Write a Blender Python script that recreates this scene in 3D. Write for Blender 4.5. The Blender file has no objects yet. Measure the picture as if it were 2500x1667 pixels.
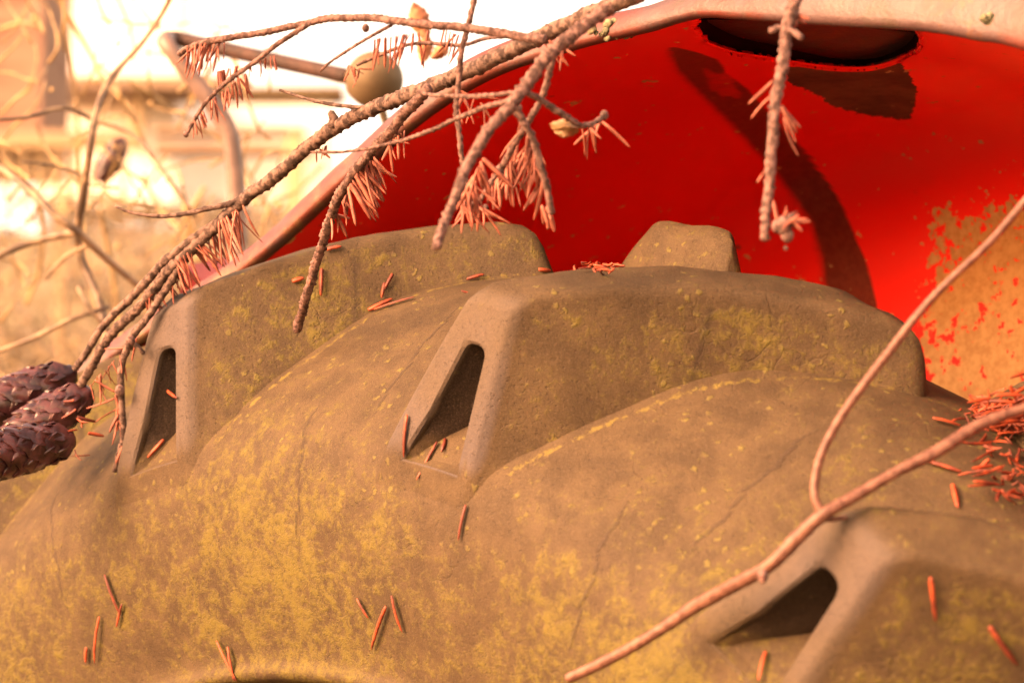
import bpy, bmesh, math, random
from mathutils import Vector, Matrix
from mathutils.bvhtree import BVHTree
random.seed(7)
R_ = math.radians
scn = bpy.context.scene
COL = scn.collection

# ------------------------------------------------------------------ camera
Z0 = 0.59                                      # height of the wheel axle
CAM = Vector((0.98401, -0.72886, 0.29850 + Z0))
RIGHT = Vector((0.67670716, 0.73625228, 0.0))
FWD = Vector((-0.72334978, 0.66484816, 0.18639214))
UP = Vector((0.13723164, -0.12613289, 0.98247543))
cd = bpy.data.cameras.new('camera'); cam = bpy.data.objects.new('camera', cd); COL.objects.link(cam)
cam.matrix_world = Matrix(((RIGHT.x, UP.x, -FWD.x, CAM.x), (RIGHT.y, UP.y, -FWD.y, CAM.y), (RIGHT.z, UP.z, -FWD.z, CAM.z), (0, 0, 0, 1)))
cd.lens = 100; cd.sensor_width = 36; cd.clip_end = 2000; cd.clip_start = .05
cd.dof.use_dof = True; cd.dof.focus_distance = 1.19; cd.dof.aperture_fstop = 12.0
scn.camera = cam

# ------------------------------------------------------------------ sky, sun, exposure
SUN_EL, SUN_AZ = R_(29), R_(-168)     # azimuth from +Y towards +X
w = bpy.data.worlds.new('World'); scn.world = w; w.use_nodes = True
nt = w.node_tree; nt.nodes.clear()
sky = nt.nodes.new('ShaderNodeTexSky'); sky.sky_type = 'NISHITA'; sky.sun_disc = False
sky.sun_elevation = SUN_EL; sky.sun_rotation = SUN_AZ; sky.dust_density = 1.5; sky.air_density = 1.0; sky.ozone_density = 1.0
mul = nt.nodes.new('ShaderNodeMix'); mul.data_type = 'RGBA'; mul.blend_type = 'MULTIPLY'
mul.inputs[0].default_value = 1; mul.inputs[7].default_value = (1.0, .52, .27, 1)
bg = nt.nodes.new('ShaderNodeBackground'); bg.inputs[1].default_value = 0.15
wo = nt.nodes.new('ShaderNodeOutputWorld')
nt.links.new(sky.outputs[0], mul.inputs[6]); nt.links.new(mul.outputs[2], bg.inputs[0]); nt.links.new(bg.outputs[0], wo.inputs[0])
sd = bpy.data.lights.new('sun', 'SUN'); sun = bpy.data.objects.new('sun', sd); COL.objects.link(sun)
sd.energy = 1.25; sd.angle = R_(38); sd.color = (1, .62, .36)
sdir = Vector((math.sin(SUN_AZ) * math.cos(SUN_EL), math.cos(SUN_AZ) * math.cos(SUN_EL), math.sin(SUN_EL)))
sun.rotation_euler = sdir.to_track_quat('Z', 'Y').to_euler(); sun.location = (0, 0, 5)
scn.view_settings.view_transform = 'Standard'; scn.view_settings.look = 'None'
scn.view_settings.exposure = 3.4; scn.view_settings.gamma = 1
scn.cycles.max_bounces = 8

# ------------------------------------------------------------------ helpers
K = 2500 / 2352; FP = 2500 * 100 / 36
def ray(x, y):
    return (RIGHT * ((x * K - 1250) / FP) + FWD - UP * ((y * K - 833.5) / FP))
def at(x, y, d): return CAM + ray(x, y) * d          # a point of the photograph's view at d metres in front of the lens
def to_px(P):
    q = Vector(P) - CAM; d = q.dot(FWD)
    return ((1250 + FP * q.dot(RIGHT) / d) / K, (833.5 - FP * q.dot(UP) / d) / K)
def cyl(r, y, deg):
    t = R_(deg); return Vector((r * math.sin(t), y, r * math.cos(t)))
def link(name, verts, faces, mat, parent=None, loc=None, smooth=True, sharp=None):
    me = bpy.data.meshes.new(name); me.from_pydata([tuple(v) for v in verts], [], faces); me.update()
    if smooth:
        me.polygons.foreach_set('use_smooth', [True] * len(me.polygons))
    if sharp: me.set_sharp_from_angle(angle=R_(sharp))
    o = bpy.data.objects.new(name, me); COL.objects.link(o)
    for m in (mat if isinstance(mat, (list, tuple)) else [mat]): me.materials.append(m)
    if parent: o.parent = parent
    if loc is not None: o.location = loc
    return o
def tag(o, label=None, cat=None, group=None, kind=None):
    if label: o['label'] = label
    if cat: o['category'] = cat
    if group: o['group'] = group
    if kind: o['kind'] = kind
    return o
def empty(name, loc=(0, 0, 0)):
    o = bpy.data.objects.new(name, None); COL.objects.link(o); o.location = loc; o.empty_display_size = .1
    return o
def interp(tab, x):
    if x <= tab[0][0]: return tab[0][1]
    for (a, b), (c, d) in zip(tab, tab[1:]):
        if x <= c: return b + (d - b) * (x - a) / (c - a)
    return tab[-1][1]
def catmull(P, step):
    out = []
    n = len(P)
    for i in range(n - 1):
        p0 = P[max(i - 1, 0)]; p1 = P[i]; p2 = P[i + 1]; p3 = P[min(i + 2, n - 1)]
        L = (Vector(p2[:3]) - Vector(p1[:3])).length
        m = max(2, int(L / step))
        for k in range(m):
            t = k / m
            out.append([0.5 * ((2 * p1[j]) + (-p0[j] + p2[j]) * t + (2 * p0[j] - 5 * p1[j] + 4 * p2[j] - p3[j]) * t * t + (-p0[j] + 3 * p1[j] - 3 * p2[j] + p3[j]) * t ** 3) for j in range(4)])
    out.append(list(P[-1]))
    return out
class MB:
    def __init__(s): s.v = []; s.f = []
    def add(s, v, f):
        b = len(s.v); s.v += v; s.f += [tuple(i + b for i in q) for q in f]
    def tube(s, P, n=8, step=.004, rope=0.0, pitch=.004, rough=0.0, cap=True):
        """P: list of (x,y,z,radius)"""
        C = catmull(P, step); pts = [Vector(c[:3]) for c in C]
        rings = []; prev = None; L = 0; ph = random.random() * 6
        for i, p in enumerate(pts):
            t = (pts[min(i + 1, len(pts) - 1)] - pts[max(i - 1, 0)])
            if t.length < 1e-9: t = Vector((0, 0, 1))
            t.normalize()
            if i: L += (p - pts[i - 1]).length
            if prev is None:
                a = t.orthogonal().normalized()
            else:
                a = (prev - t * prev.dot(t)).normalized()
            prev = a; b = t.cross(a)
            r = max(C[i][3], 1e-5); row = []
            lump = 1 + rough * (random.random() - .5)
            for k in range(n):
                th = 2 * math.pi * k / n
                q = r * lump
                if rope: q *= 1 + rope * max(0, math.sin(2 * th + L / pitch * 2 * math.pi + ph + 1.5 * math.sin(L * 190 + ph) + .8 * math.sin(L * 611))) * (.6 + .6 * math.sin(L * 333 + th)) - rope * .3 + rope * .8 * (random.random() - .5)
                row.append(p + (a * math.cos(th) + b * math.sin(th)) * q)
            rings.append(row)
        v = [q for r in rings for q in r]; f = []
        for i in range(len(rings) - 1):
            for k in range(n):
                f.append((i * n + k, i * n + (k + 1) % n, (i + 1) * n + (k + 1) % n, (i + 1) * n + k))
        if cap:
            v.append(pts[0] - (pts[1] - pts[0]).normalized() * C[0][3] * .4); v.append(pts[-1] + (pts[-1] - pts[-2]).normalized() * C[-1][3] * .5)
            for k in range(n):
                f.append((len(v) - 2, (k + 1) % n, k)); e = (len(rings) - 1) * n
                f.append((len(v) - 1, e + k, e + (k + 1) % n))
        s.add(v, f)
    def ball(s, c, r, sx=1, sy=1, sz=1, n=12, m=8, jit=0):
        v = []; f = []
        for i in range(m + 1):
            th = math.pi * i / m
            for k in range(n):
                ph = 2 * math.pi * k / n; j = 1 + jit * (random.random() - .5)
                v.append(Vector(c) + Vector((sx * math.sin(th) * math.cos(ph), sy * math.sin(th) * math.sin(ph), sz * math.cos(th))) * r * j)
        for i in range(m):
            for k in range(n): f.append((i * n + k, (i + 1) * n + k, (i + 1) * n + (k + 1) % n, i * n + (k + 1) % n))
        s.add(v, f)
    def box(s, c, X, Y, Z):
        c = Vector(c); v = []
        for i in (-1, 1):
            for j in (-1, 1):
                for k in (-1, 1): v.append(c + X * i + Y * j + Z * k)
        s.add(v, [(0, 1, 3, 2), (4, 6, 7, 5), (0, 4, 5, 1), (2, 3, 7, 6), (0, 2, 6, 4), (1, 5, 7, 3)])
    def needle(s, a, b, w=.0007, bend=.1, nrm=None):
        """a flat four-sided conifer needle from a to b"""
        a = Vector(a); b = Vector(b); t = (b - a); L = t.length
        if L < 1e-6: return
        t.normalize(); u = (t.cross(nrm) if nrm is not None else t.cross(Vector((random.random() - .5, random.random() - .5, random.random() - .5))))
        if u.length < 1e-6: u = t.orthogonal()
        u.normalize(); n = t.cross(u); bd = n * (bend * L)
        v = []; f = []
        prof = [(0, .55), (.06, .9), (.35, 1.0), (.7, .95), (.92, .6), (1, .1)]
        for q, wd in prof:
            c = a + t * (L * q) + bd * (4 * q * (1 - q)) * .5
            for k in range(4):
                th = math.pi / 2 * k
                v.append(c + u * (math.cos(th) * w * wd) + n * (math.sin(th) * w * .55 * wd))
        for i in range(len(prof) - 1):
            for k in range(4): f.append((i * 4 + k, i * 4 + (k + 1) % 4, (i + 1) * 4 + (k + 1) % 4, (i + 1) * 4 + k))
        f.append((3, 2, 1, 0)); e = (len(prof) - 1) * 4; f.append((e, e + 1, e + 2, e + 3))
        s.add(v, f)
    def build(s, name, mat, parent=None, smooth=True, sharp=None, loc=None):
        return link(name, s.v, s.f, mat, parent, loc, smooth, sharp)

# ------------------------------------------------------------------ materials
class NB:
    def __init__(s, name):
        s.m = bpy.data.materials.new(name); s.m.use_nodes = True; s.nt = s.m.node_tree
        s.b = s.nt.nodes['Principled BSDF']; s.L = s.nt.links
    def pos(s):
        if not hasattr(s, '_p'): s._p = s.nt.nodes.new('ShaderNodeNewGeometry').outputs['Position']
        return s._p
    def noise(s, scale, detail=4, rough=.6, vec=None, dist=0.0):
        n = s.nt.nodes.new('ShaderNodeTexNoise'); n.inputs['Scale'].default_value = scale; n.inputs['Detail'].default_value = detail
        n.inputs['Roughness'].default_value = rough; n.inputs['Distortion'].default_value = dist
        s.L.new(vec or s.pos(), n.inputs['Vector']); return n.outputs[0]
    def val(s, x):
        n = s.nt.nodes.new('ShaderNodeValue'); n.outputs[0].default_value = x; return n.outputs[0]
    def math(s, op, a, b=None, c=None, clamp=False):
        n = s.nt.nodes.new('ShaderNodeMath'); n.operation = op; n.use_clamp = clamp
        for i, x in enumerate((a, b, c)):
            if x is None: continue
            if isinstance(x, (int, float)): n.inputs[i].default_value = x
            else: s.L.new(x, n.inputs[i])
        return n.outputs[0]
    def step(s, x, lo, hi, smooth=True):
        n = s.nt.nodes.new('ShaderNodeMapRange'); n.interpolation_type = 'SMOOTHSTEP' if smooth else 'LINEAR'
        n.inputs[1].default_value = lo; n.inputs[2].default_value = hi
        s.L.new(x, n.inputs[0]); return n.outputs[0]
    def mix(s, f, a, b, mode='MIX'):
        n = s.nt.nodes.new('ShaderNodeMix'); n.data_type = 'RGBA'; n.blend_type = mode
        for i, x in ((0, f), (6, a), (7, b)):
            if isinstance(x, (int, float)): n.inputs[i].default_value = x
            elif isinstance(x, tuple): n.inputs[i].default_value = (*x, 1)
            else: s.L.new(x, n.inputs[i])
        return n.outputs[2]
    def attr(s, name):
        n = s.nt.nodes.new('ShaderNodeAttribute'); n.attribute_name = name; return n.outputs['Fac']
    def bump(s, h, strength=.3, dist=.001, prev=None):
        n = s.nt.nodes.new('ShaderNodeBump'); n.inputs['Strength'].default_value = strength; n.inputs['Distance'].default_value = dist
        s.L.new(h, n.inputs['Height'])
        if prev: s.L.new(prev, n.inputs['Normal'])
        return n.outputs[0]
    def done(s, col, rough=.6, normal=None, spec=.4, **kw):
        if isinstance(col, tuple): s.b.inputs['Base Color'].default_value = (*col, 1)
        else: s.L.new(col, s.b.inputs['Base Color'])
        if isinstance(rough, (int, float)): s.b.inputs['Roughness'].default_value = rough
        else: s.L.new(rough, s.b.inputs['Roughness'])
        s.b.inputs['Specular IOR Level'].default_value = spec
        if normal: s.L.new(normal, s.b.inputs['Normal'])
        for k, v in kw.items(): s.b.inputs[k].default_value = v
        return s.m

def rubber(name, algae):
    """weathered tyre rubber; algae: 'carcass' or 'lug' or None"""
    m = NB(name)
    big = m.noise(9, 3); mid = m.noise(60, 5, .65); fine = m.noise(420, 4, .7); spk = m.noise(230, 2, .5)
    clean = m.mix(m.step(mid, .3, .7), (.050, .041, .040), (.066, .053, .050))
    clean = m.mix(m.step(big, .35, .65), clean, (.056, .040, .023))
    clean = m.mix(m.step(m.attr('algae'), -1.0, -.45), clean, m.mix(m.step(mid, .35, .65), (.034, .022, .010), (.054, .036, .017)))
    # yellow green algae: broad patches broken by fine noise
    region = m.attr('algae')
    patch = m.math('ADD', m.math('MULTIPLY', big, .55), m.math('MULTIPLY', mid, .45))
    fleck = m.math('ADD', m.math('MULTIPLY', m.noise(95, 5, .7), .45), m.math('MULTIPLY', m.noise(260, 4, .75), .55))
    a = m.math('ADD', m.math('MULTIPLY', region, .34), m.math('MULTIPLY', m.math('SUBTRACT', patch, .5), 2.0))
    a = m.math('ADD', a, m.math('MULTIPLY', m.math('SUBTRACT', fleck, .5), 3.4))
    am = m.step(a, .12, .75)
    film = m.step(a, -.05, .45)
    col = m.mix(m.math('MULTIPLY', film, .5), clean, (.064, .050, .014))
    col = m.mix(m.math('MULTIPLY', am, .62), col, (.104, .086, .011))
    # scattered small lichen spots
    vo = m.nt.nodes.new('ShaderNodeTexVoronoi'); vo.inputs['Scale'].default_value = 170; m.L.new(m.pos(), vo.inputs['Vector'])
    spd = m.math('ADD', vo.outputs['Distance'], m.math('MULTIPLY', m.math('SUBTRACT', m.noise(420, 3), .5), .95))
    spots = m.math('MULTIPLY', m.math('SUBTRACT', 1.0, m.step(spd, .10, .26)), m.step(m.noise(30, 4), .44, .56))
    spots = m.math('MULTIPLY', spots, m.attr('spots'))
    col = m.mix(m.math('MULTIPLY', spots, .6), col, (.130, .112, .026))
    crack = m.attr('crack')
    ck = m.step(crack, .15, .7)
    col = m.mix(m.math('MULTIPLY', ck, .5), col, (.018, .011, .008))
    seam = m.step(m.math('ADD', m.attr('seam'), m.math('MULTIPLY', m.math('SUBTRACT', m.noise(240, 4, .75), .5), 3.0)), .55, 1.0)
    col = m.mix(m.math('MULTIPLY', seam, .6), col, (.13, .105, .018))
    shade_stain = m.math('ADD', m.attr('shade_stain'), m.math('MULTIPLY', m.math('SUBTRACT', mid, .5), .5))  # pocket shade painted into the rubber as near-black; also a flank stain stripe
    col = m.mix(m.math('MULTIPLY', m.step(shade_stain, .3, .8), .9), col, (.012, .007, .005))
    grain = m.noise(1500, 3, .8); pits = m.step(m.noise(700, 2, .5), .60, .72)
    col = m.mix(m.math('MULTIPLY', pits, .35), col, (.02, .013, .009))
    col = m.mix(m.math('MULTIPLY', m.step(grain, .45, .7), .22), col, (.16, .115, .08))
    h = m.math('ADD', m.math('MULTIPLY', mid, .6), m.math('MULTIPLY', fine, .35)); h = m.math('ADD', h, m.math('MULTIPLY', grain, .18)); h = m.math('SUBTRACT', h, m.math('MULTIPLY', pits, .25))
    h = m.math('ADD', h, m.math('MULTIPLY', am, .35)); h = m.math('SUBTRACT', h, m.math('MULTIPLY', ck, .45))
    h = m.math('ADD', h, m.math('MULTIPLY', spots, .5))
    vc = m.nt.nodes.new('ShaderNodeTexVoronoi'); vc.feature = 'DISTANCE_TO_EDGE'; vc.inputs['Scale'].default_value = 38
    wp = m.nt.nodes.new('ShaderNodeVectorMath'); wp.operation = 'MULTIPLY_ADD'; ns = m.nt.nodes.new('ShaderNodeTexNoise'); ns.inputs['Scale'].default_value = 40; ns.inputs['Detail'].default_value = 3
    m.L.new(m.pos(), ns.inputs['Vector']); m.L.new(ns.outputs['Color'], wp.inputs[0]); wp.inputs[1].default_value = (.03, .03, .03); m.L.new(m.pos(), wp.inputs[2]); m.L.new(wp.outputs[0], vc.inputs['Vector'])
    fc = m.math('MULTIPLY', m.math('SUBTRACT', 1, m.step(vc.outputs['Distance'], .004, .018)), m.step(m.noise(18, 3), .54, .66))
    h = m.math('SUBTRACT', h, m.math('MULTIPLY', fc, .3)); col = m.mix(m.math('MULTIPLY', fc, .12), col, (.02, .012, .008))
    n = m.bump(h, .65, .0012)
    return m.done(col, .75, n, .22)
M_CARC = rubber('rubber_weathered', 'carcass')
def simple(name, c1, c2, scale, rough=.6, bs=.4, bd=.001, spec=.4, hi=(.4, .6), det=4, **kw):
    m = NB(name); n = m.noise(scale, det, .65)
    return m.done(m.mix(m.step(n, *hi), c1, c2), rough, m.bump(n, bs, bd), spec, **kw)
M_BARK = simple('bark', (.050, .029, .026), (.165, .098, .088), 420, .8, .8, .0008, .2)
M_BARK2 = simple('bark_grey', (.04, .026, .023), (.15, .10, .085), 300, .85, .8, .001, .2)
M_STICK = simple('stick_smooth', (.075, .030, .020), (.14, .066, .046), 260, .55, .3, .0004, .4)
M_NEEDLE = simple('dry_needle', (.16, .045, .028), (.32, .11, .075), 130, .6, .1, .0002, .3)
M_NEEDLE2 = simple('fallen_needle', (.09, .016, .008), (.30, .055, .018), 90, .5, .1, .0002, .4)
M_LEVER = simple('lever_metal', (.11, .075, .068), (.17, .115, .10), 60, .5, .3, .0006, .5)
M_KNOB = simple('knob_plastic', (.070, .048, .024), (.098, .070, .038), 40, .65, .1, .0003, .3)
M_RIM = simple('rim_rust', (.018, .009, .006), (.03, .014, .009), 60, .8, .4, .001)
M_CONE = simple('cone_scale', (.018, .005, .006), (.065, .022, .024), 120, .28, .3, .0005, .5)
M_CONE_EDGE = simple('cone_scale_edge', (.16, .03, .015), (.25, .06, .03), 120, .5, .3, .0005)
M_LEAF = simple('dead_leaf', (.22, .09, .05), (.38, .17, .09), 90, .8, .5, .001, .2)
M_LICHEN = simple('lichen', (.10, .10, .065), (.19, .175, .11), 260, .9, .9, .0015, .1)
M_DARKRED = simple('recess_shade', (.016, .0045, .0032), (.011, .0034, .0026), 30, .9, .2, .0006, .02)  # near-black colour stands in for the shade inside the recess

def fender_mat():
    m = NB('red_paint_old')
    big = m.noise(5, 3); mid = m.noise(45, 5, .7); fine = m.noise(240, 4, .7)
    red = m.mix(m.step(big, .35, .65), (.78, .008, .003), (.84, .014, .005))
    dust = m.step(m.noise(14, 5, .7), .45, .8)
    red = m.mix(m.math('MULTIPLY', dust, .06), red, (.5, .2, .12))
    # small chips
    vo = m.nt.nodes.new('ShaderNodeTexVoronoi'); vo.inputs['Scale'].default_value = 34; m.L.new(m.pos(), vo.inputs['Vector'])
    chip = m.math('MULTIPLY', m.math('SUBTRACT', 1, m.step(m.math('ADD', vo.outputs['Distance'], m.math('MULTIPLY', mid, .12)), .10, .15)), m.step(m.noise(11, 2), .5, .56))
    col = m.mix(m.math('MULTIPLY', chip, .75), red, (.13, .035, .02))
    vec = m.nt.nodes.new('ShaderNodeMapping'); vec.inputs['Scale'].default_value = (30, 30, 240); m.L.new(m.pos(), vec.inputs['Vector'])
    streaks = m.noise(1.0, 5, .7, vec.outputs[0])
    wear = m.step(m.math('ADD', m.attr('streak'), m.math('MULTIPLY', m.math('SUBTRACT', m.noise(85, 5, .75), .5), .5)), .15, .85)
    col = m.mix(m.math('MULTIPLY', wear, .95), col, m.mix(m.step(fine, .4, .6), (.085, .014, .007), (.12, .024, .012)))
    torn = m.step(m.math('ADD', m.attr('torn'), m.math('MULTIPLY', m.math('SUBTRACT', m.noise(130, 5, .75), .5), 1.3)), .44, .52)
    col = m.mix(torn, col, m.mix(m.step(streaks, .35, .65), (.055, .024, .013), (.12, .060, .03)))
    mo = m.math('ADD', m.attr('moss'), m.math('MULTIPLY', m.math('SUBTRACT', m.noise(60, 5, .75), .5), 2.1))
    mo = m.math('ADD', mo, m.math('MULTIPLY', m.math('SUBTRACT', m.noise(170, 3, .7), .5), 2.4))
    moss = m.step(mo, .50, .58)
    mcol = m.mix(m.step(fine, .35, .65), (.34, .23, .09), (.46, .33, .14))
    col = m.mix(m.math('MULTIPLY', moss, .93), col, mcol)
    h = m.math('ADD', m.math('MULTIPLY', mid, .3), m.math('MULTIPLY', fine, .2)); h = m.math('ADD', h, m.math('MULTIPLY', moss, .5)); h = m.math('SUBTRACT', h, torn)
    n = m.bump(h, .35, .0008)
    rg = m.math('ADD', .45, m.math('MULTIPLY', m.math('MAXIMUM', torn, moss), .4))
    return m.done(col, rg, n, .3)
M_RED = fender_mat()
def lip_mat():
    m = NB('lip_paint')
    mid = m.noise(50, 5, .7); big = m.noise(12, 3)
    c = m.mix(m.step(m.noise(16, 5, .7), .42, .56), (.082, .014, .008), (.056, .028, .028)); c = m.mix(m.step(m.noise(33, 5, .7), .56, .66), c, (.095, .038, .015))  # mottled dull pink, red, orange and brown
    c = m.mix(m.step(mid, .52, .68), c, (.045, .025, .017))
    c = m.mix(m.step(m.math('ADD', m.attr('green'), m.math('MULTIPLY', m.math('SUBTRACT', mid, .5), 1.2)), .4, .8), c, (.13, .085, .04))
    return m.done(c, .5, m.bump(m.noise(120, 5, .7), .6, .0012), .5)
M_LIP = lip_mat()

# ------------------------------------------------------------------ TRACTOR
tractor = empty('tractor', (0, .15, 0))
tag(tractor, 'old red tractor with algae stained rear tyre under a red mudguard', 'tractor')
TC = Vector((0, -.15, Z0))       # wheel centre relative to the tractor's empty

PITCH = 22.5; PHB = 20.4; YC = .125; OPP = 8.4
BASE = [(.0, .470), (.004, .484), (.0095, .494), (.0195, .507), (.0355, .525), (.049, .539), (.068, .554), (.085, .562), (.10, .566), (.12, .568)]
def rbase(y): return interp(BASE, y)
CROWN = [(0, .5500), (.002, .5535), (.006, .5575), (.013, .5615), (.024, .567), (.036, .572), (.047, .577), (.058, .581), (.070, .5845), (.085, .588), (.097, .5900), (.105, .5900), (.108, .5878), (.1105, .583), (.113, .576), (.117, .566), (.122, .556)]
prof = [(.3825, .055), (.3822, .040), (.3822, .030), (.3826, .0245), (.3838, .0208), (.3862, .0190), (.3885, .0192), (.391, .0205), (.398, .0185), (.412, .0125), (.43, .0062), (.447, .0022), (.460, .0006), (.470, .0008), (.478, .0022), (.484, .004), (.489, .0066), (.494, .0095), (.500, .0143), (.507, .0195), (.516, .027), (.525, .0355), (.532, .042), (.539, .049), (.547, .058), (.554, .068), (.559, .077), (.5625, .085), (.566, .10), (.5675, .11), (.568, .12)]
half = []
for (r0, y0), (r1, y1) in zip(prof, prof[1:]):
    n = 3
    for k in range(n): half.append((r0 + (r1 - r0) * k / n, y0 + (y1 - y0) * k / n))
half.append(prof[-1]); PR = half + [(r, 2 * YC - y) for r, y in reversed(half[:-1])]
# soften the profile
for _ in range(2):
    PR = [PR[0]] + [((PR[i - 1][0] + 2 * PR[i][0] + PR[i + 1][0]) / 4, (PR[i - 1][1] + 2 * PR[i][1] + PR[i + 1][1]) / 4) for i in range(1, len(PR) - 1)] + [PR[-1]]
PHS = [p * .08 for p in range(-450, 970)] + [78 + (324 - 78) * k / 250 for k in range(251)]
NP = len(PHS); cv = []; cf = []; alg = []; spo = []; crk = []; sea = []
# mould cracks that repeat in every gap between two lugs: (r, degrees relative to the right-hand lug's face)
def crack_at(r, y, ph):
    q = (ph - PHB + 360 * 3) % PITCH                    # 0 just right of a lug face .. 22.5 next
    wob = .22 * math.sin(r * 310 + math.floor((ph - PHB) / PITCH) * 2.1) + .12 * math.sin(r * 900)
    v = 0
    if .492 < r < .552 and y < YC:                       # long crack running up towards the next lug
        c = interp([(.49, 12.95), (.5085, 12.75), (.5226, 12.4), (.548, 11.93)], r) + wob * .5
        v = max(v, (1 - abs(q - c) / .16) * min(1, (r - .492) / .01) * min(1, (.552 - r) / .01))
    if .436 < r < .510 and y < YC:
        c = interp([(.44, 9.3), (.467, 9.45), (.485, 8.9), (.508, 8.05)], r) + wob * .5
        v = max(v, (1 - abs(q - c) / .17) * min(1, (r - .436) / .01) * min(1, (.510 - r) / .02))
    return max(0, v)
for i in range(NP):
    ph = PHS[i] % 360
    for (r, y) in PR:
        bump = .0006 * math.sin(ph * .9 + r * 40) * (1 if r > .42 else 0)
        cv.append(cyl(r + bump, y, ph))
        a = interp([(.38, .3), (.41, .9), (.455, .80), (.475, .25), (.50, -.25), (.56, -.45)], r)
        a += .35 * math.sin(R_(ph) * 11 + 1.0) * (1 if r < .5 else .3)
        alg.append(a if y < YC else -.2)
        spo.append(interp([(.44, 0.2), (.47, .9), (.56, 1)], r))
        crk.append(crack_at(r, y, ph))
        # algae line in the crease along each lug's base
        q = (ph - PHB - 100 * min(y, 2 * YC - y) + 360 * 3) % PITCH
        sea.append(max(0, 1 - abs(q - 1.15) / .42) * .95 if (r > .487 and y < YC) else 0)
m_ = len(PR)
for i in range(NP):
    j = (i + 1) % NP
    for k in range(m_ - 1): cf.append((i * m_ + k, i * m_ + k + 1, j * m_ + k + 1, j * m_ + k))
def set_attr(o, name, vals):
    a = o.data.attributes.new(name, 'FLOAT', 'POINT'); a.data.foreach_set('value', vals)
tyre = link('tyre', cv, cf, M_CARC, tractor, TC)
set_attr(tyre, 'algae', alg); set_attr(tyre, 'spots', spo); set_attr(tyre, 'crack', crk); set_attr(tyre, 'seam', sea)
BVH_C = BVHTree.FromPolygons([v + Vector((0, 0, Z0)) for v in cv], cf)

# --- one lug
RR = .55
def arc(c, r, a0, a1, n): return [(c[0] + r * math.cos(R_(a0 + (a1 - a0) * k / (n - 1))), c[1] + r * math.sin(R_(a0 + (a1 - a0) * k / (n - 1)))) for k in range(n)]
def lerp2(a, b, n): return [(a[0] + (b[0] - a[0]) * k / n, a[1] + (b[1] - a[1]) * k / n) for k in range(n)]
NS, NA, NT, NBm = 14, 8, 8, 10
def fillet(p, a, b, rad, n):
    """n points rounding corner a-p-b with radius rad"""
    P = Vector(p); A = (Vector(a) - P).normalized(); B = (Vector(b) - P).normalized()
    ang = math.acos(max(-1, min(1, A.dot(B)))); d = rad / math.tan(ang / 2)
    p0 = P + A * d; p1 = P + B * d; out = []
    for k in range(n):
        t = k / (n - 1); q = p0 * (1 - t) ** 2 + P * 2 * t * (1 - t) + p1 * t * t; out.append((q.x, q.y))
    return out
def outline(bl, tl, tr, br, rad, radl=None):
    L = fillet(tl, bl, tr, radl or rad, NA); Rr = fillet(tr, tl, br, rad, NA)
    return lerp2(bl, L[0], NS) + L[:-1] + lerp2(L[-1], Rr[0], NT) + Rr[:-1] + lerp2(Rr[-1], br, NS) + lerp2(br, bl, NBm)
def U(phi): return R_(phi) * RR
loops = []      # each: list of (phi_m, v, y)
def station(y, rad, inset=0):
    vT = interp(CROWN, y) - inset; vB = (.456 if y < .0005 else rbase(y) - .009)
    pR = PHB + 100 * y; w = 2.8 + .9 * min(1, y / .03) + .9 * max(0, min(1, (y - .08) / .025)); pL = pR - w
    slL = 57 - 22 * min(1, y / .04); slR = -2 + 16 * min(1, y / .015)
    if y > .075:
        q = min(1, (y - .075) / .03); slL += (85 - slL) * q; slR += (85 - slR) * q
    h = vT - vB; hb = .549 - vB if y < .0005 else h
    o = outline((U(pL - slL * h) + inset, vB), (U(pL) + inset, vT), (U(pR) - inset, vT), (U(pR + slR * h * .7) - inset, vB), rad, max(rad, .0075))
    return [(u, v, y) for u, v in o]
def ycurve(v, y): return y + (0 if v > .487 else (.487 - v) * .10)
for y, rad in [(.122, .006), (.117, .006), (.113, .007), (.1105, .007), (.108, .007), (.105, .007), (.098, .008), (.085, .0075), (.068, .007), (.057, .0065), (.052, .0063), (.047, .006), (.034, .005), (.025, .004), (.018, .004), (.012, .004), (.006, .004), (.0022, .004)]:
    loops.append(station(y, rad))
loops.append([(u, v, y - .0006) for u, v, y in station(.0006, .004, .0002)])
loops.append([(u, v, -.0008) for u, v, y in station(0, .004, .0014)])
# pocket outline, in the plane of the lug's outer end
hp = lambda a, v, dy=0: (U(a), v)
def hole(shr):
    tip = (U(14.98) + shr * 2.5, .480 + shr); br = (U(19.42) - shr, .480 + shr)
    tr = (U(19.50) - shr, .5335 - shr); tl = (U(18.02) + shr, .5335 - shr)
    mid = (U(16.62) + shr, .503)
    L = fillet(tl, mid, tr, .0058, NA); Rr = fillet(tr, tl, br, .0062, NA)
    left = lerp2(tip, mid, NS // 2) + lerp2(mid, L[0], NS - NS // 2)
    return left + L[:-1] + lerp2(L[-1], Rr[0], NT) + Rr[:-1] + lerp2(Rr[-1], br, NS) + lerp2(br, tip, NBm)
loops.append([(u, v, -.0009) for u, v, y in station(0, .004, .0028)])
loops.append([(u, v, -.0009) for u, v in hole(-.0013)])
loops.append([(u, v, -.0009) for u, v in hole(0)])
dep = lambda v: .0004 + max(0, (v - .481)) / .052 * .070
loops.append([(u, v, .0001) for u, v in hole(.0010)])
loops.append([(u, v, min(.003, dep(v) * .2)) for u, v in hole(.0012)])
shr_ = lambda v: U(70 * dep(v))
for q_, h_ in ((.33, .0012), (.66, .0014), (1, .0018)): loops.append([(u + shr_(v) * q_, v, max(.0003, dep(v) * q_)) for u, v in hole(h_)])
N_ = len(loops[0]); lv = []; lf = []
for L in loops:
    assert len(L) == N_
    for (u, v, y) in L:
        yy = ycurve(v, y) if y < .001 else y
        wv = .0005 * math.sin(u * 260 + v * 90) if y > .003 else 0
        lv.append(cyl(v + wv, yy, math.degrees(u / RR)))
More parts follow.
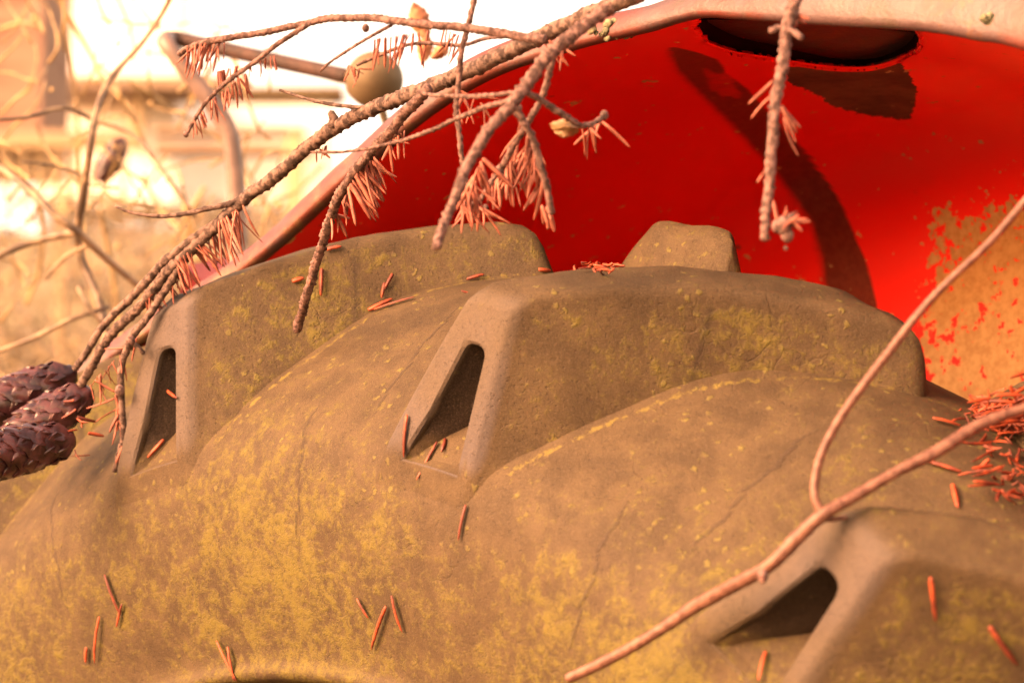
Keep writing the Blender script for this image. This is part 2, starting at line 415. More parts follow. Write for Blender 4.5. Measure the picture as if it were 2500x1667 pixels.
for i in range(len(loops) - 1):
    for k in range(N_): lf.append((i * N_ + k, i * N_ + (k + 1) % N_, (i + 1) * N_ + (k + 1) % N_, (i + 1) * N_ + k))
lf.append(tuple(range(N_ - 1, -1, -1))); e = (len(loops) - 1) * N_; lf.append(tuple(range(e, e + N_)))
lf = [tuple(reversed(q)) for q in lf]
def lug_attrs(o, verts, mirror=False):
    al = []; sp = []; se = []
    for i, v in enumerate(verts):
        r = math.hypot(v.x, v.z); y = (2 * YC - v.y) if mirror else v.y
        ring = i // N_
        if ring >= 18: a = -1.1 if ring < 24 else -.2                       # smooth outer end face, no algae
        elif y < .004: a = -.75
        else:
            right = (i % N_) > NS + NA + NT + NA - 2
            a = interp([(0, -.2), (.02, .55), (.05, .85), (.09, .35), (.12, .1)], y) if right else .1
            if interp(CROWN, y) - r < .005: a -= .55
        if r < .490 and ring < 23: a += (interp([(.44, 1.0), (.455, .8), (.475, .25), (.49, -.1)], r) - a) * min(1, (.490 - r) / .018)
        al.append(a); sp.append(.9 if a > -.5 else 0)
        se.append(max(0, 1 - abs(r - rbase(y) - .001) / .0022) * .6 if (ring < 17 and y > .008) else 0)
    set_attr(o, 'algae', al); set_attr(o, 'spots', sp); set_attr(o, 'crack', [0.0] * len(verts)); set_attr(o, 'seam', se)
    set_attr(o, 'shade_stain', [max(0, min(1, (math.hypot(v.x, v.z) - .484) / .014)) if i // N_ >= 24 else (.62 * max(0, 1 - abs((2 * YC - v.y if mirror else v.y) - .052) / .004) if (i % N_) > NS + NA + NT + NA - 2 else 0.0) for i, v in enumerate(verts)])  # pocket depths coloured dark in place of shade; the flank stripe is a stain
lug0 = link('lug', lv, lf, M_CARC, tyre, None, True, 38)
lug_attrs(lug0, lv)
bm = bmesh.new(); bm.from_mesh(lug0.data); bmesh.ops.recalc_face_normals(bm, faces=bm.faces); bm.to_mesh(lug0.data); bm.free()
mv = [Vector((v.x, 2 * YC - v.y, v.z)) * 1 for v in lv]
for i_, v in enumerate(mv):
    q = max(0, min(1, (2 * YC - v.y - .05) / .05)) * .008 / math.hypot(v.x, v.z); v.x *= 1 + q; v.z *= 1 + q; mf = [tuple(reversed(q)) for q in lf]
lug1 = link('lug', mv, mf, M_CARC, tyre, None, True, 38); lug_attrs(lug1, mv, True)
bm = bmesh.new(); bm.from_mesh(lug1.data); bmesh.ops.recalc_face_normals(bm, faces=bm.faces); bm.to_mesh(lug1.data); bm.free()
lug1.rotation_euler.y = R_(OPP)
BV = [BVH_C]
def rotv(v, deg): return Matrix.Rotation(R_(deg), 3, 'Y') @ v + Vector((0, 0, Z0))
for k in range(16):
    if k:
        a = lug0.copy(); COL.objects.link(a); a.parent = tyre; a.rotation_euler.y = R_(PITCH * k)
        b = lug1.copy(); COL.objects.link(b); b.parent = tyre; b.rotation_euler.y = R_(OPP + PITCH * k)
    if k in (14, 15, 0, 1, 2):
        BV.append(BVHTree.FromPolygons([rotv(v, PITCH * k) for v in lv], lf))
        BV.append(BVHTree.FromPolygons([rotv(v, OPP + PITCH * k) for v in mv], mf))
def tyre_hit(x, y):
    best = None; d = ray(x, y); dn = d.normalized()
    for b in BV:
        h = b.ray_cast(CAM, dn)
        if h[0] is not None and (best is None or h[3] < best[2]):
            n = h[1] if h[1].dot(dn) < 0 else -h[1]
            best = (h[0], n, h[3])
    if best is None: return None
    return best[0], best[1], (best[0] - CAM).dot(FWD)

# --- rim
rp = [(.3830, .052), (.379, .046), (.377, .044), (.372, .045), (.368, .048), (.362, .05), (.340, .055), (.330, .075), (.33, .11), (.30, .115), (.20, .09), (.12, .085), (.06, .085), (.055, .06), (.0, .058)]
rv = []; rf = []
for i in range(160):
    for r, y in rp: rv.append(cyl(r, y, 360 * i / 160))
for i in range(160):
    j = (i + 1) % 160
    for k in range(len(rp) - 1): rf.append((i * len(rp) + k, i * len(rp) + k + 1, j * len(rp) + k + 1, j * len(rp) + k))
link('rim', rv, rf, M_RIM, tractor, TC, True, 40)

# --- mudguard
YL = .080; YPL = .36
lipx = [(520, 655), (640, 560), (760, 450), (850, 370), (950, 285), (1050, 215), (1130, 172), (1200, 145), (1350, 100), (1480, 70), (1560, 46), (1620, 35), (1700, 38), (1900, 50), (2120, 62), (2240, 82), (2352, 104)]
def on_y(x, y, Y):
    d = ray(x, y); t = (Y - CAM.y) / d.y; return CAM + d * t
LB = [on_y(x, y, YL) for x, y in lipx]
LB = [Vector((-.42, YL, Z0 + .34)), Vector((-.33, YL, Z0 + .46)), Vector((-.24, YL, Z0 + .54))] + LB + [Vector((.45, YL, Z0 + .56)), Vector((.55, YL, Z0 + .49)), Vector((.64, YL, Z0 + .38)), Vector((.69, YL, Z0 + .25)), Vector((.71, YL, Z0 + .05))]
S1 = catmull([(p.x, p.y, p.z, 0) for p in LB], .0018)
S1 = [Vector(p[:3]) for p in S1]; CW = Vector((.12, YL, Z0 + .0))
S2 = []
for a, b in zip(S1, S1[1:]):
    S2.append(a)
    if 1570 < to_px(a)[0] < 2150: S2.append((a + b) / 2)
S1 = S2 + [S1[-1]]
rows = []
for i, p in enumerate(S1):
    t = (S1[min(i + 1, len(S1) - 1)] - S1[max(i - 1, 0)]).normalized(); nrm = Vector((-t.z, 0, t.x))
    if nrm.dot(p - CW) < 0: nrm = -nrm
    row = []
    # underside of the roof, from the lip inwards, domed, rounding into the side plate
    for k in range(90):
        q = k / 89; yy = YL + .001 + (YPL - .06 - YL) * q
        row.append(Vector((p.x, yy, p.z)) + nrm * (.010 * math.sin(math.pi * q * .5)))
    for k in range(1, 13):
        a = R_(90 * k / 12); row.append(Vector((p.x, YPL - .06 + .06 * math.sin(a), p.z)) + nrm * (.010 - .06 * (1 - math.cos(a))))
    base = row[-1]
    for k in range(1, 165):
        f = .0031 * k
        rad = Vector((base.x - CW.x, 0, base.z - CW.z)); L = rad.length
        if f > L - .03: f = L - .03
        row.append(base - rad.normalized() * f)
    rows.append(row)
nr = len(rows[0]); fv = [v for r in rows for v in r]
fpx = [to_px(v) for v in fv]
from mathutils.geometry import intersect_point_line
def seg_d(p, a, b):
    ax, ay = a; bx, by = b; dx, dy = bx - ax, by - ay; L = dx * dx + dy * dy
    t = max(0, min(1, ((p[0] - ax) * dx + (p[1] - ay) * dy) / L)); qx, qy = ax + t * dx, ay + t * dy
    return math.hypot(p[0] - qx, p[1] - qy), (qx, qy)
def inside(p, poly):
    c = False; n = len(poly)
    for i in range(n):
        a = poly[i]; b = poly[i - 1]
        if (a[1] > p[1]) != (b[1] > p[1]) and p[0] < (b[0] - a[0]) * (p[1] - a[1]) / (b[1] - a[1]) + a[0]: c = not c
    return c
def sdist(p, poly):
    xs = [q[0] for q in poly]; ys = [q[1] for q in poly]
    if p[0] < min(xs) - 150 or p[0] > max(xs) + 150 or p[1] < min(ys) - 150 or p[1] > max(ys) + 150: return -150, None
    best = (1e9, None)
    for i in range(len(poly)):
        d = seg_d(p, poly[i - 1], poly[i])
        if d[0] < best[0]: best = d
    return (best[0] if inside(p, poly) else -best[0]), best[1]
# stains and the lamp opening are laid out where they lie on the mudguard's inner face
HOLE = [(1592, 66), (1600, 50), (1632, 46), (1750, 49), (1900, 59), (2040, 70), (2098, 76), (2116, 84), (2118, 104), (2100, 118), (2060, 138), (2010, 153), (1960, 157), (1900, 154), (1820, 143), (1760, 133), (1690, 122), (1640, 106), (1608, 92)]
TORN = [(1800, 156), (1850, 150), (1940, 158), (2000, 152), (2056, 138), (2085, 168), (2105, 200), (2103, 235), (2090, 272), (2060, 275), (2020, 268), (1990, 262), (1950, 255), (1915, 246), (1890, 225), (1850, 205), (1815, 190)]
HOLE = [tuple(q[:2]) for q in catmull([(*q, 0, 0) for q in HOLE], 14)][:-1]
MOSSP = [(2135, 470), (2200, 480), (2260, 470), (2420, 440), (2700, 440), (2700, 1200), (2110, 1200), (2095, 900), (2110, 760), (2130, 620)]
STR = [(1545, 105), (1600, 118), (1650, 135), (1670, 165), (1720, 205), (1760, 250), (1800, 292), (1850, 345), (1900, 410), (1940, 480), (1970, 550), (1998, 620), (2015, 690), (2030, 800)]
STL = [(1530, 120), (1555, 172), (1592, 208), (1640, 256), (1705, 322), (1768, 392), (1822, 458), (1862, 526), (1882, 606), (1892, 690), (1900, 800)]
STP = STR + STL[::-1]; ISL = [(1606, 158), (1622, 150), (1650, 166), (1668, 160), (1690, 186), (1698, 204), (1712, 214), (1700, 236), (1672, 226), (1662, 238), (1640, 214), (1628, 218), (1618, 186)]
CUT = [(x, y - 22) if (y < 82 and 1600 < x < 2110) else (x, y) for x, y in HOLE]
hsd = [sdist(p, CUT) for p in fpx]
BVF0 = BVHTree.FromPolygons(fv, [(i * nr + k, i * nr + k + 1, (i + 1) * nr + k + 1, (i + 1) * nr + k) for i in range(len(rows) - 1) for k in range(nr - 1)])
def fender_hit(x, y):
    h = BVF0.ray_cast(CAM, ray(x, y).normalized()); return h[0], h[1]
for i, (d, q) in enumerate(hsd):
    if q and abs(d) < 3.6:
        h = fender_hit(*q)
        if h[0] is not None: fv[i] = h[0]; hsd[i] = (0, q)
stre = []; torn = []; moss = []
for p in fpx:
    d, _ = sdist(p, STP); s = 0
    if d > 0:
        dr = min(seg_d(p, STR[j], STR[j + 1])[0] for j in range(len(STR) - 1)); dl = min(seg_d(p, STL[j], STL[j + 1])[0] for j in range(len(STL) - 1))
        s = min(1, dr / 5) * min(1, dl / 32 + .3)
        di, _ = sdist(p, ISL)
        if di > 0: s *= max(.55, 1 - di / 14)
    elif d > -25 and p[0] < 2100:
        dl = min(seg_d(p, STL[j], STL[j + 1])[0] for j in range(len(STL) - 1)); dr = min(seg_d(p, STR[j], STR[j + 1])[0] for j in range(len(STR) - 1))
        if dl < dr: s = .3 * (1 - dl / 25)
    stre.append(s)
    torn.append(max(0, min(1, .5 + sdist(p, TORN)[0] / 26)))
    moss.append(max(0, min(.80, .36 + sdist(p, MOSSP)[0] / 110)) if sdist(p, MOSSP)[0] > -60 else 0)
ff = []
for i in range(len(rows) - 1):
    for k in range(nr - 1):
        q = (i * nr + k, i * nr + k + 1, (i + 1) * nr + k + 1, (i + 1) * nr + k)
        if all(hsd[j][0] >= 0 for j in q) and (sum(hsd[j][0] for j in q) > 0 or inside((sum(fpx[j][0] for j in q) / 4, sum(fpx[j][1] for j in q) / 4), CUT)): continue
        ff.append(q)
fender = link('mudguard', [v - Vector(tractor.location) for v in fv], ff, M_RED, tractor)
set_attr(fender, 'streak', stre); set_attr(fender, 'torn', torn); set_attr(fender, 'moss', moss)
sm = fender.modifiers.new('thick', 'SOLIDIFY'); sm.thickness = .0016; sm.offset = 1 if False else -1
# recess behind the lamp opening
ring = []
for i in range(len(HOLE)):
    a = HOLE[i - 1]; b = HOLE[i]
    for k in range(1):
        q = a; h = fender_hit(*q)
        if h[0] is not None: ring.append(h[0])
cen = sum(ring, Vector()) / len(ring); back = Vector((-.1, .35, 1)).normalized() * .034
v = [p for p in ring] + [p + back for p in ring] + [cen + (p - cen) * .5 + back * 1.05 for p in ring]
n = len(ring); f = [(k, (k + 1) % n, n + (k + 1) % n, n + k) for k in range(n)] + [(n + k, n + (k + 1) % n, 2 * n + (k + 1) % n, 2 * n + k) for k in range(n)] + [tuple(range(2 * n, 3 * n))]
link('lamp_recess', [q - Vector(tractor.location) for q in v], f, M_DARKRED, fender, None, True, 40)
fender_off = Vector((0, 0, 0))
k0 = max(range(len(ring)), key=lambda k: to_px(ring[k])[0]); ring = ring[k0:] + ring[:k0]
cx_, cy_ = 1855, 100; cv2 = []
for k in range(len(HOLE)):
    a = HOLE[k - 1]; b = HOLE[(k + 1) % len(HOLE)]; q = HOLE[k]; dx, dy = b[0] - a[0], b[1] - a[1]; L = math.hypot(dx, dy); nx, ny = dy / L, -dx / L
    if nx * (q[0] - cx_) * .2 + ny * (q[1] - cy_) < 0: nx, ny = -nx, -ny
    for o_, lift in ((-3.0, .0010), (-3.6, -.0008), (-2.4, -.0020), (0, -.0026), (6.5, -.0024), (9, -.0012)):
        h = fender_hit(q[0] + nx * o_, q[1] + ny * o_)
        if h[0] is None: h = fender_hit(*q)
        cv2.append(h[0] + ray(*q).normalized() * lift * 1.2 - Vector(tractor.location))
nh = len(HOLE)
link('opening_rim', cv2, [(k * 6 + z, k * 6 + z + 1, ((k + 1) % nh) * 6 + z + 1, ((k + 1) % nh) * 6 + z) for k in range(nh) for z in range(5) if HOLE[k][1] > 80 and HOLE[(k + 1) % nh][1] > 80], M_RED, fender)
# outer rolled lip: a narrow sloping band with a rounded lower edge
lv2 = []; gr = []
LT = interp
wtab = [(0, 11), (640, 11.5), (760, 12), (900, 13.5), (1050, 14), (1200, 13), (1350, 11.5), (1480, 11), (1600, 12), (1800, 17), (2000, 20), (2352, 22)]
sect = [(0.5, -.003), (-.6, -.0012), (-.8, .0004), (0, .0022), (.25, .0035), (.5, .006), (.75, .0095), (1.0, .016), (1.0, .030), (1.0, .1)]
for i, p in enumerate(S1):
    t = (S1[min(i + 1, len(S1) - 1)] - S1[max(i - 1, 0)]).normalized(); nrm = Vector((-t.z, 0, t.x))
    if nrm.dot(p - CW) < 0: nrm = -nrm
    x = to_px(p)[0]; h = interp(wtab, x) * .001 * 1.05
    wob = .0004 * math.sin(p.x * 61) + .0002 * math.sin(p.x * 190 + 1)
    for (a, dy) in [(-.02, .0035), (-.08, .0012), (-.07, -.0018), (.0, -.0030), (.10, -.0034), (.3, -.0030 + wob), (.6, -.0016 + wob), (.84, .0002 + wob), (.96, .0022), (1.02, .006), (1.04, .012), (1.05, .10), (1.0, .28)]:
        lv2.append(p + nrm * (h * a) + Vector((0, dy, 0)))
        gr.append(interp([(500, .5), (850, .45), (950, .1), (1300, 0), (1380, .25), (1450, 0), (2352, .1)], x))
m2 = 13; lf2 = [(i * m2 + k, i * m2 + k + 1, (i + 1) * m2 + k + 1, (i + 1) * m2 + k) for i in range(len(S1) - 1) for k in range(m2 - 1)]
lip = link('lip', [q - Vector(tractor.location) for q in lv2], lf2, M_LIP, fender)
lip['label'] = 'pink outer lip with lichen'
set_attr(lip, 'green', gr)

# --- lever with ball knob
def pt(x, y, d, rpx): 
    p = at(x, y, d); return (p.x, p.y, p.z, rpx * d * K / FP)
def sub(mb, o):
    o = Vector(o); mb.v = [q - o for q in mb.v]; return mb
TL = tractor.location
mb = MB(); LE2 = [pt(378, 96, 1.725, 18), pt(388, 88, 1.75, 18), pt(430, 95, 1.75, 18), pt(520, 115, 1.72, 18), pt(660, 146, 1.68, 18), pt(800, 176, 1.64, 18)]
mb.tube([pt(545, 760, 1.72, 21), pt(546, 640, 1.72, 21), pt(546, 500, 1.72, 21), pt(540, 400, 1.72, 21), pt(527, 310, 1.72, 21), pt(497, 252, 1.72, 21), pt(450, 190, 1.72, 20), pt(395, 118, 1.72, 19), pt(378, 96, 1.725, 19), pt(388, 90, 1.745, 18)], 16, .004)
lever = sub(mb, TL).build('lever', M_LEVER, tractor)
mb = MB(); mb.tube(LE2, 16, .004); h_ = sub(mb, TL).build('handle_rod', simple('shaded_rod', (.020, .009, .007), (.045, .02, .015), 60, .7, .4, .0008, .3), lever); h_['label'] = 'upper rod, shade painted in dark brown'  # shaded return length of the lever: its shade is put into a darker colour
mb = MB(); c = at(860, 184, 1.63); mb.ball(c, .0168, 1.0, 1.0, .98, 28, 18)
mb.tube([pt(868, 225, 1.63, 14), pt(880, 262, 1.63, 10), pt(888, 290, 1.63, 9)], 12, .004)
sub(mb, TL).build('knob', M_KNOB, lever)
# red body panel glimpsed behind the tyre
mb = MB(); a = at(425, 610, 1.55); b = at(520, 590, 1.6); c = at(545, 720, 1.6); d = at(400, 740, 1.55); th = FWD * .004
mb.add([a, b, c, d, a + th, b + th, c + th, d + th], [(0, 1, 2, 3), (7, 6, 5, 4), (0, 4, 5, 1), (1, 5, 6, 2), (2, 6, 7, 3), (3, 7, 4, 0)])
panel = sub(mb, TL).build('body_panel', simple('panel_red', (.30, .01, .008), (.42, .02, .012), 20, .5), tractor, False)

# ------------------------------------------------------------------ lichen tufts on the lip
def lichen(x, y, s, label, mat=M_LICHEN):
    mb = MB(); p0 = on_y(x, y, YL - .0026)
    for k in range(26):
        a = random.random() * 6.28; r = s * math.sqrt(random.random())
        c = p0 + RIGHT * (r * math.cos(a) * 1.4) + UP * (r * math.sin(a) * .55) + Vector((0, .0012, 0))
        mb.ball(c, s * (.2 + .26 * random.random()), 1, .35, .7, 8, 5, .5)
    o = mb.build('lichen', mat, None, True, None); q = p0
    for v in o.data.vertices: v.co -= q
    o.location = q
    return tag(o, label, 'lichen')
lichen(1403, 70, .0066, 'grey green lichen rosette on the mudguard lip above the branch')
lichen(2282, 46, .0040, 'small pale lichen tuft near the right end of the pink lip')

# ------------------------------------------------------------------ branches
def needles_on(mb, x, y, d, items, w=.0007):
    for dx, dy in items:
        a = at(x, y, d); b = at(x + dx, y + dy, d + random.uniform(-.006, .006)); mb.needle(a, b, w, random.uniform(-.12, .12))
def spray(mb, x0, y0, x1, y1, d, n, ang, L, spread=14, w=.0006):
    """needles hanging from the stretch of twig x0,y0-x1,y1; ang in picture degrees (90 = straight down)"""
    w *= .85
    for k in range(n):
        t = random.random() if k % 3 else (k + random.random()) / n; x = x0 + (x1 - x0) * t; y = y0 + (y1 - y0) * t
        a = R_(random.gauss(ang, spread * (1.6 if random.random() < .3 else .7))); l = L * random.uniform(.55, 1.2)
        needles_on(mb, x, y, d + random.uniform(-.004, .004), [(l * math.cos(a), l * math.sin(a))], w * random.uniform(.8, 1.3))
def rebase(o, p):
    o.data.transform(Matrix.Translation(-Vector(p))); o.location = Vector(o.location) + Vector(p)
def branch(name, label, cat, twigs, mat, needles=None, buds=(), rope=.28, pitch=.0042, group=None, nm=None):
    """twigs: list of lists (x, y, depth, radius_px)"""
    p0 = at(*twigs[0][0][:3]); root = empty(name, p0); tag(root, label, cat, group)
    for i, T in enumerate(twigs):
        mb = MB(); mb.tube([pt(*q) for q in T], 14, .0008, rope * 1.1, pitch * .72, .10)
        sub(mb, p0).build('main_stem' if i == 0 else 'twig', mat, root)
    if buds:
        for (x, y, d, r) in buds:
            mb = MB(); c = at(x, y, d); mb.ball(c, r * d * K / FP, 1, 1, 1.15, 12, 8, .12); sub(mb, p0).build('bud', M_BARK, root)
    if needles:
        mb = MB(); needles(mb)
        if mb.v: sub(mb, p0).build('needles', nm or M_NEEDLE, root)
    return root
dA = lambda x: interp([(150, 1.31), (350, 1.27), (560, 1.25), (1000, 1.15), (1440, 1.06)], x)
def L3(pts, r0, r1, d0=None, d1=None):
    n = len(pts); return [(p[0], p[1], (dA(p[0]) if d0 is None else d0 + (d1 - d0) * i / (n - 1)), r0 + (r1 - r0) * i / (n - 1)) for i, p in enumerate(pts)]
def nd1(mb):
    spray(mb, 430, 105, 520, 92, 1.12, 26, 104, 75, 10); spray(mb, 500, 165, 640, 125, 1.12, 18, 92, 38, 7)
    spray(mb, 480, 235, 570, 165, 1.12, 20, 82, 52, 9); spray(mb, 440, 285, 470, 250, 1.12, 8, 75, 45, 12)
    spray(mb, 860, 90, 990, 70, 1.1, 16, 97, 80, 9); spray(mb, 1020, 68, 1080, 90, 1.1, 8, 110, 65, 12)
    spray(mb, 800, 150, 830, 160, 1.1, 8, 85, 40, 25)
branch('spruce_branch', 'thin leafless spruce twig arching over the ball knob against white sky', 'branch', [
    L3([(1250, 92), (1180, 82), (1080, 66), (960, 55), (900, 47), (850, 42), (760, 43), (700, 55), (600, 76), (500, 92), (440, 108), (412, 124)], 11, 7, 1.06, 1.13),
    L3([(712, 54), (640, 100), (600, 132), (520, 190), (480, 228), (455, 262), (430, 305)], 6.5, 4.5, 1.1, 1.12),
    L3([(900, 58), (850, 85), (790, 122), (760, 142), (735, 165)], 4.5, 3, 1.09, 1.11),
    L3([(1180, 84), (1120, 88), (1060, 104), (960, 100), (900, 116), (820, 150)], 5, 4, 1.08, 1.12),
], M_BARK, nd1, [(427, 308, 1.12, 7), (840, 65, 1.09, 9)], .22)
def nd2(mb):
    spray(mb, 500, 510, 560, 470, 1.25, 16, 75, 95, 14, .0008); spray(mb, 400, 600, 520, 520, 1.26, 26, 62, 75, 12, .0008)
    spray(mb, 330, 690, 420, 620, 1.27, 16, 70, 60, 20, .0007); spray(mb, 200, 890, 320, 770, 1.28, 16, 80, 60, 25)
    spray(mb, 265, 900, 285, 1050, 1.285, 12, 95, 70, 25, .0009)
    spray(mb, 720, 350, 760, 330, 1.21, 5, 80, 35, 20)
branch('spruce_branch', 'long dead spruce branch sweeping from top centre down to three cones', 'branch', [
    L3([(1470, -20), (1440, -2), (1330, 45), (1200, 104), (1100, 152), (1000, 195), (900, 232), (800, 276), (710, 336), (640, 400), (560, 458), (500, 516), (440, 572), (380, 630), (320, 705), (250, 775), (200, 860), (165, 930), (150, 975)], 21, 9.5),
    L3([(520, 500), (450, 545), (380, 600), (310, 675), (240, 745), (205, 800), (172, 848)], 12, 8),
    L3([(470, 545), (430, 590), (390, 650), (345, 720), (310, 765), (292, 800), (278, 850), (280, 930), (284, 1000), (272, 1050), (264, 1082)], 10, 7, 1.26, 1.29),
    L3([(565, 456), (520, 470), (470, 481), (420, 492), (370, 497), (320, 492), (290, 485), (265, 474)], 8, 2.5, 1.25, 1.26),
    L3([(762, 292), (766, 275), (760, 258)], 12, 9, 1.20, 1.20),
    L3([(840, 248), (760, 240), (700, 226), (642, 207)], 5, 3, 1.185, 1.2),
    L3([(295, 785), (315, 795), (330, 812)], 6, 5, 1.27, 1.27),
], M_BARK2, nd2, [(275, 897, 1.275, 12), (300, 782, 1.265, 11)], .2, .007)
def nd3(mb):
    spray(mb, 1060, 470, 1110, 360, 1.06, 20, 75, 85, 18, .0009); spray(mb, 1130, 400, 1230, 330, 1.08, 30, 88, 95, 16, .0009)
    spray(mb, 1200, 260, 1260, 420, 1.08, 26, 100, 100, 18, .0009); spray(mb, 1330, 290, 1385, 280, 1.07, 8, 80, 75, 24, .0009)
    spray(mb, 1240, 90, 1300, 100, 1.08, 7, 70, 70, 30, .0008); spray(mb, 1040, 200, 1110, 240, 1.1, 10, 85, 70, 25, .0008)
    spray(mb, 1240, 470, 1268, 480, 1.07, 5, 85, 50, 12, .0009); spray(mb, 1050, 440, 1110, 480, 1.09, 14, 80, 70, 30, .0008)
branch('spruce_branch', 'forked knobbly spruce branch with drooping twigs hanging before the red mudguard', 'branch', [
    L3([(1400, 15), (1350, 55), (1290, 100), (1245, 145), (1205, 200), (1180, 235), (1130, 290), (1090, 352), (1065, 400), (1050, 440), (1025, 505), (1008, 545), (1003, 568)], 17, 11, 1.04, 1.0),
    L3([(1196, 205), (1250, 235), (1300, 268), (1325, 285), (1350, 288), (1372, 278), (1388, 264)], 8, 6, 1.03, 1.05),
    L3([(1178, 238), (1205, 285), (1228, 330), (1245, 390), (1256, 430), (1268, 490)], 9, 8, 1.03, 1.04),
    L3([(1275, 112), (1258, 180), (1240, 235), (1210, 285), (1185, 325), (1165, 362), (1148, 390)], 8, 8, 1.05, 1.07),
    L3([(1192, 212), (1120, 220), (1060, 222), (1000, 219), (960, 212)], 6, 4, 1.04, 1.08),
    L3([(1185, 228), (1120, 245), (1060, 268), (1000, 296), (940, 318), (880, 334), (800, 348), (715, 350)], 7, 3, 1.04, 1.12),
    L3([(1092, -10), (1078, 50), (1062, 110), (1055, 170), (1048, 250), (1055, 310), (1062, 370), (1072, 420), (1082, 455)], 7, 6, 1.09, 1.09),
    L3([(1150, 385), (1125, 425), (1100, 460), (1080, 470)], 6, 5, 1.07, 1.07),
], M_BARK, nd3, [(1388, 265, 1.05, 10), (1148, 392, 1.07, 12), (1190, 250, 1.04, 10), (1078, 470, 1.09, 13), (1100, 460, 1.09, 9), (1115, 478, 1.09, 8)], .34, .0046)
def nd4(mb):
    spray(mb, 800, 430, 850, 350, 1.17, 34, 62, 95, 14, .0010); spray(mb, 760, 500, 800, 430, 1.19, 12, 75, 60, 22, .0009)
    spray(mb, 890, 330, 930, 300, 1.15, 8, 85, 60, 20, .0008); spray(mb, 725, 600, 740, 570, 1.21, 3, 90, 60, 20, .0008)
branch('spruce_branch', 'straight drooping spruce twig whose tip rests on the left lug', 'branch', [
    L3([(985, 205), (940, 250), (890, 310), (850, 352), (800, 415), (770, 470), (750, 530), (728, 600), (707, 670), (694, 715), (684, 756)], 13, 10, 1.13, 1.236),
], M_BARK, nd4, [(684, 752, 1.236, 11)], .34, .0048)
def nd5(mb):
    needles_on(mb, 1778, 185, 1.0, [(-60, 55)], .0008); needles_on(mb, 1775, 218, 1.0, [(-50, 55)], .0009)
    needles_on(mb, 1795, 245, 1.0, [(36, 62), (45, 50)], .0011); needles_on(mb, 1770, 380, 1.0, [(-32, 40)], .0009)
    needles_on(mb, 1800, 270, 1.0, [(35, 90), (28, 60)], .0009); needles_on(mb, 1820, 30, 1.0, [(12, 32), (30, 25), (40, 16)], .0009)
    needles_on(mb, 1775, 460, 1.0, [(12, 60)], .0009)
    spray(mb, 1795, 505, 1825, 510, .985, 16, 10, 38, 60, .0007)
branch('spruce_branch', 'single dead spruce twig hanging straight down before the red panel', 'branch', [
    L3([(1835, -20), (1822, 20), (1806, 70), (1802, 130), (1787, 200), (1778, 270), (1772, 350), (1767, 420), (1760, 490), (1756, 550)], 16, 11, 1.0, .99),
    L3([(1768, 72), (1790, 66), (1815, 62)], 8, 8, .998, .998),
    L3([(1810, 70), (1828, 78), (1840, 88)], 8, 7, .995, .99),
], M_BARK, nd5, [(1800, 518, .985, 20), (1818, 505, .985, 14), (1808, 540, .985, 15), (1805, 570, .985, 5), (1786, 520, .985, 14)], .36, .0042)
# smooth forked stick lying on the tyre
def surf_depth(x, y, off, dflt):
    h = tyre_hit(x, y); return (h[2] - off) if h else dflt
stem = [(1305, 1556, 10), (1400, 1515, 12), (1500, 1455, 12.5), (1600, 1392, 13), (1700, 1335, 14), (1770, 1296, 15), (1830, 1238, 14), (1890, 1182, 13), (1960, 1140, 12), (2060, 1085, 12), (2150, 1036, 12), (2250, 978, 12), (2352, 936, 12), (2440, 905, 12)]
def sd_(x): return interp([(1305, 1.012), (1600, .985), (1750, .960), (1890, .955), (2100, .96), (2352, .97), (2440, .97)], x)
st = [(x, y + 2 * math.sin(x * .03), sd_(x), r * 1.16 * (1 + .07 * math.sin(x * .045) + .05 * math.sin(x * .021))) for x, y, r in stem]
fork = [(1892, 1184, .955, 12), (1874, 1150, .956, 10), (1872, 1105, .958, 10), (1888, 1040, .96, 10), (1930, 960, .962, 10), (1990, 875, .963, 10), (2060, 785, .965, 10), (2110, 720, .965, 9.5), (2180, 645, .965, 9), (2270, 560, .965, 9), (2352, 465, .965, 9), (2420, 380, .965, 9)]
branch('forked_stick', 'smooth reddish forked stick lying across the right side of the tyre', 'stick', [st, fork,
    [(1880, 1190, .956, 8), (1910, 1192, .958, 7), (1945, 1188, .960, 5)], [(1745, 1310, .962, 9), (1750, 1325, .955, 8), (1752, 1335, .95, 6)]],
    M_STICK, None, [(1752, 1322, .955, 13)], .05, .02)

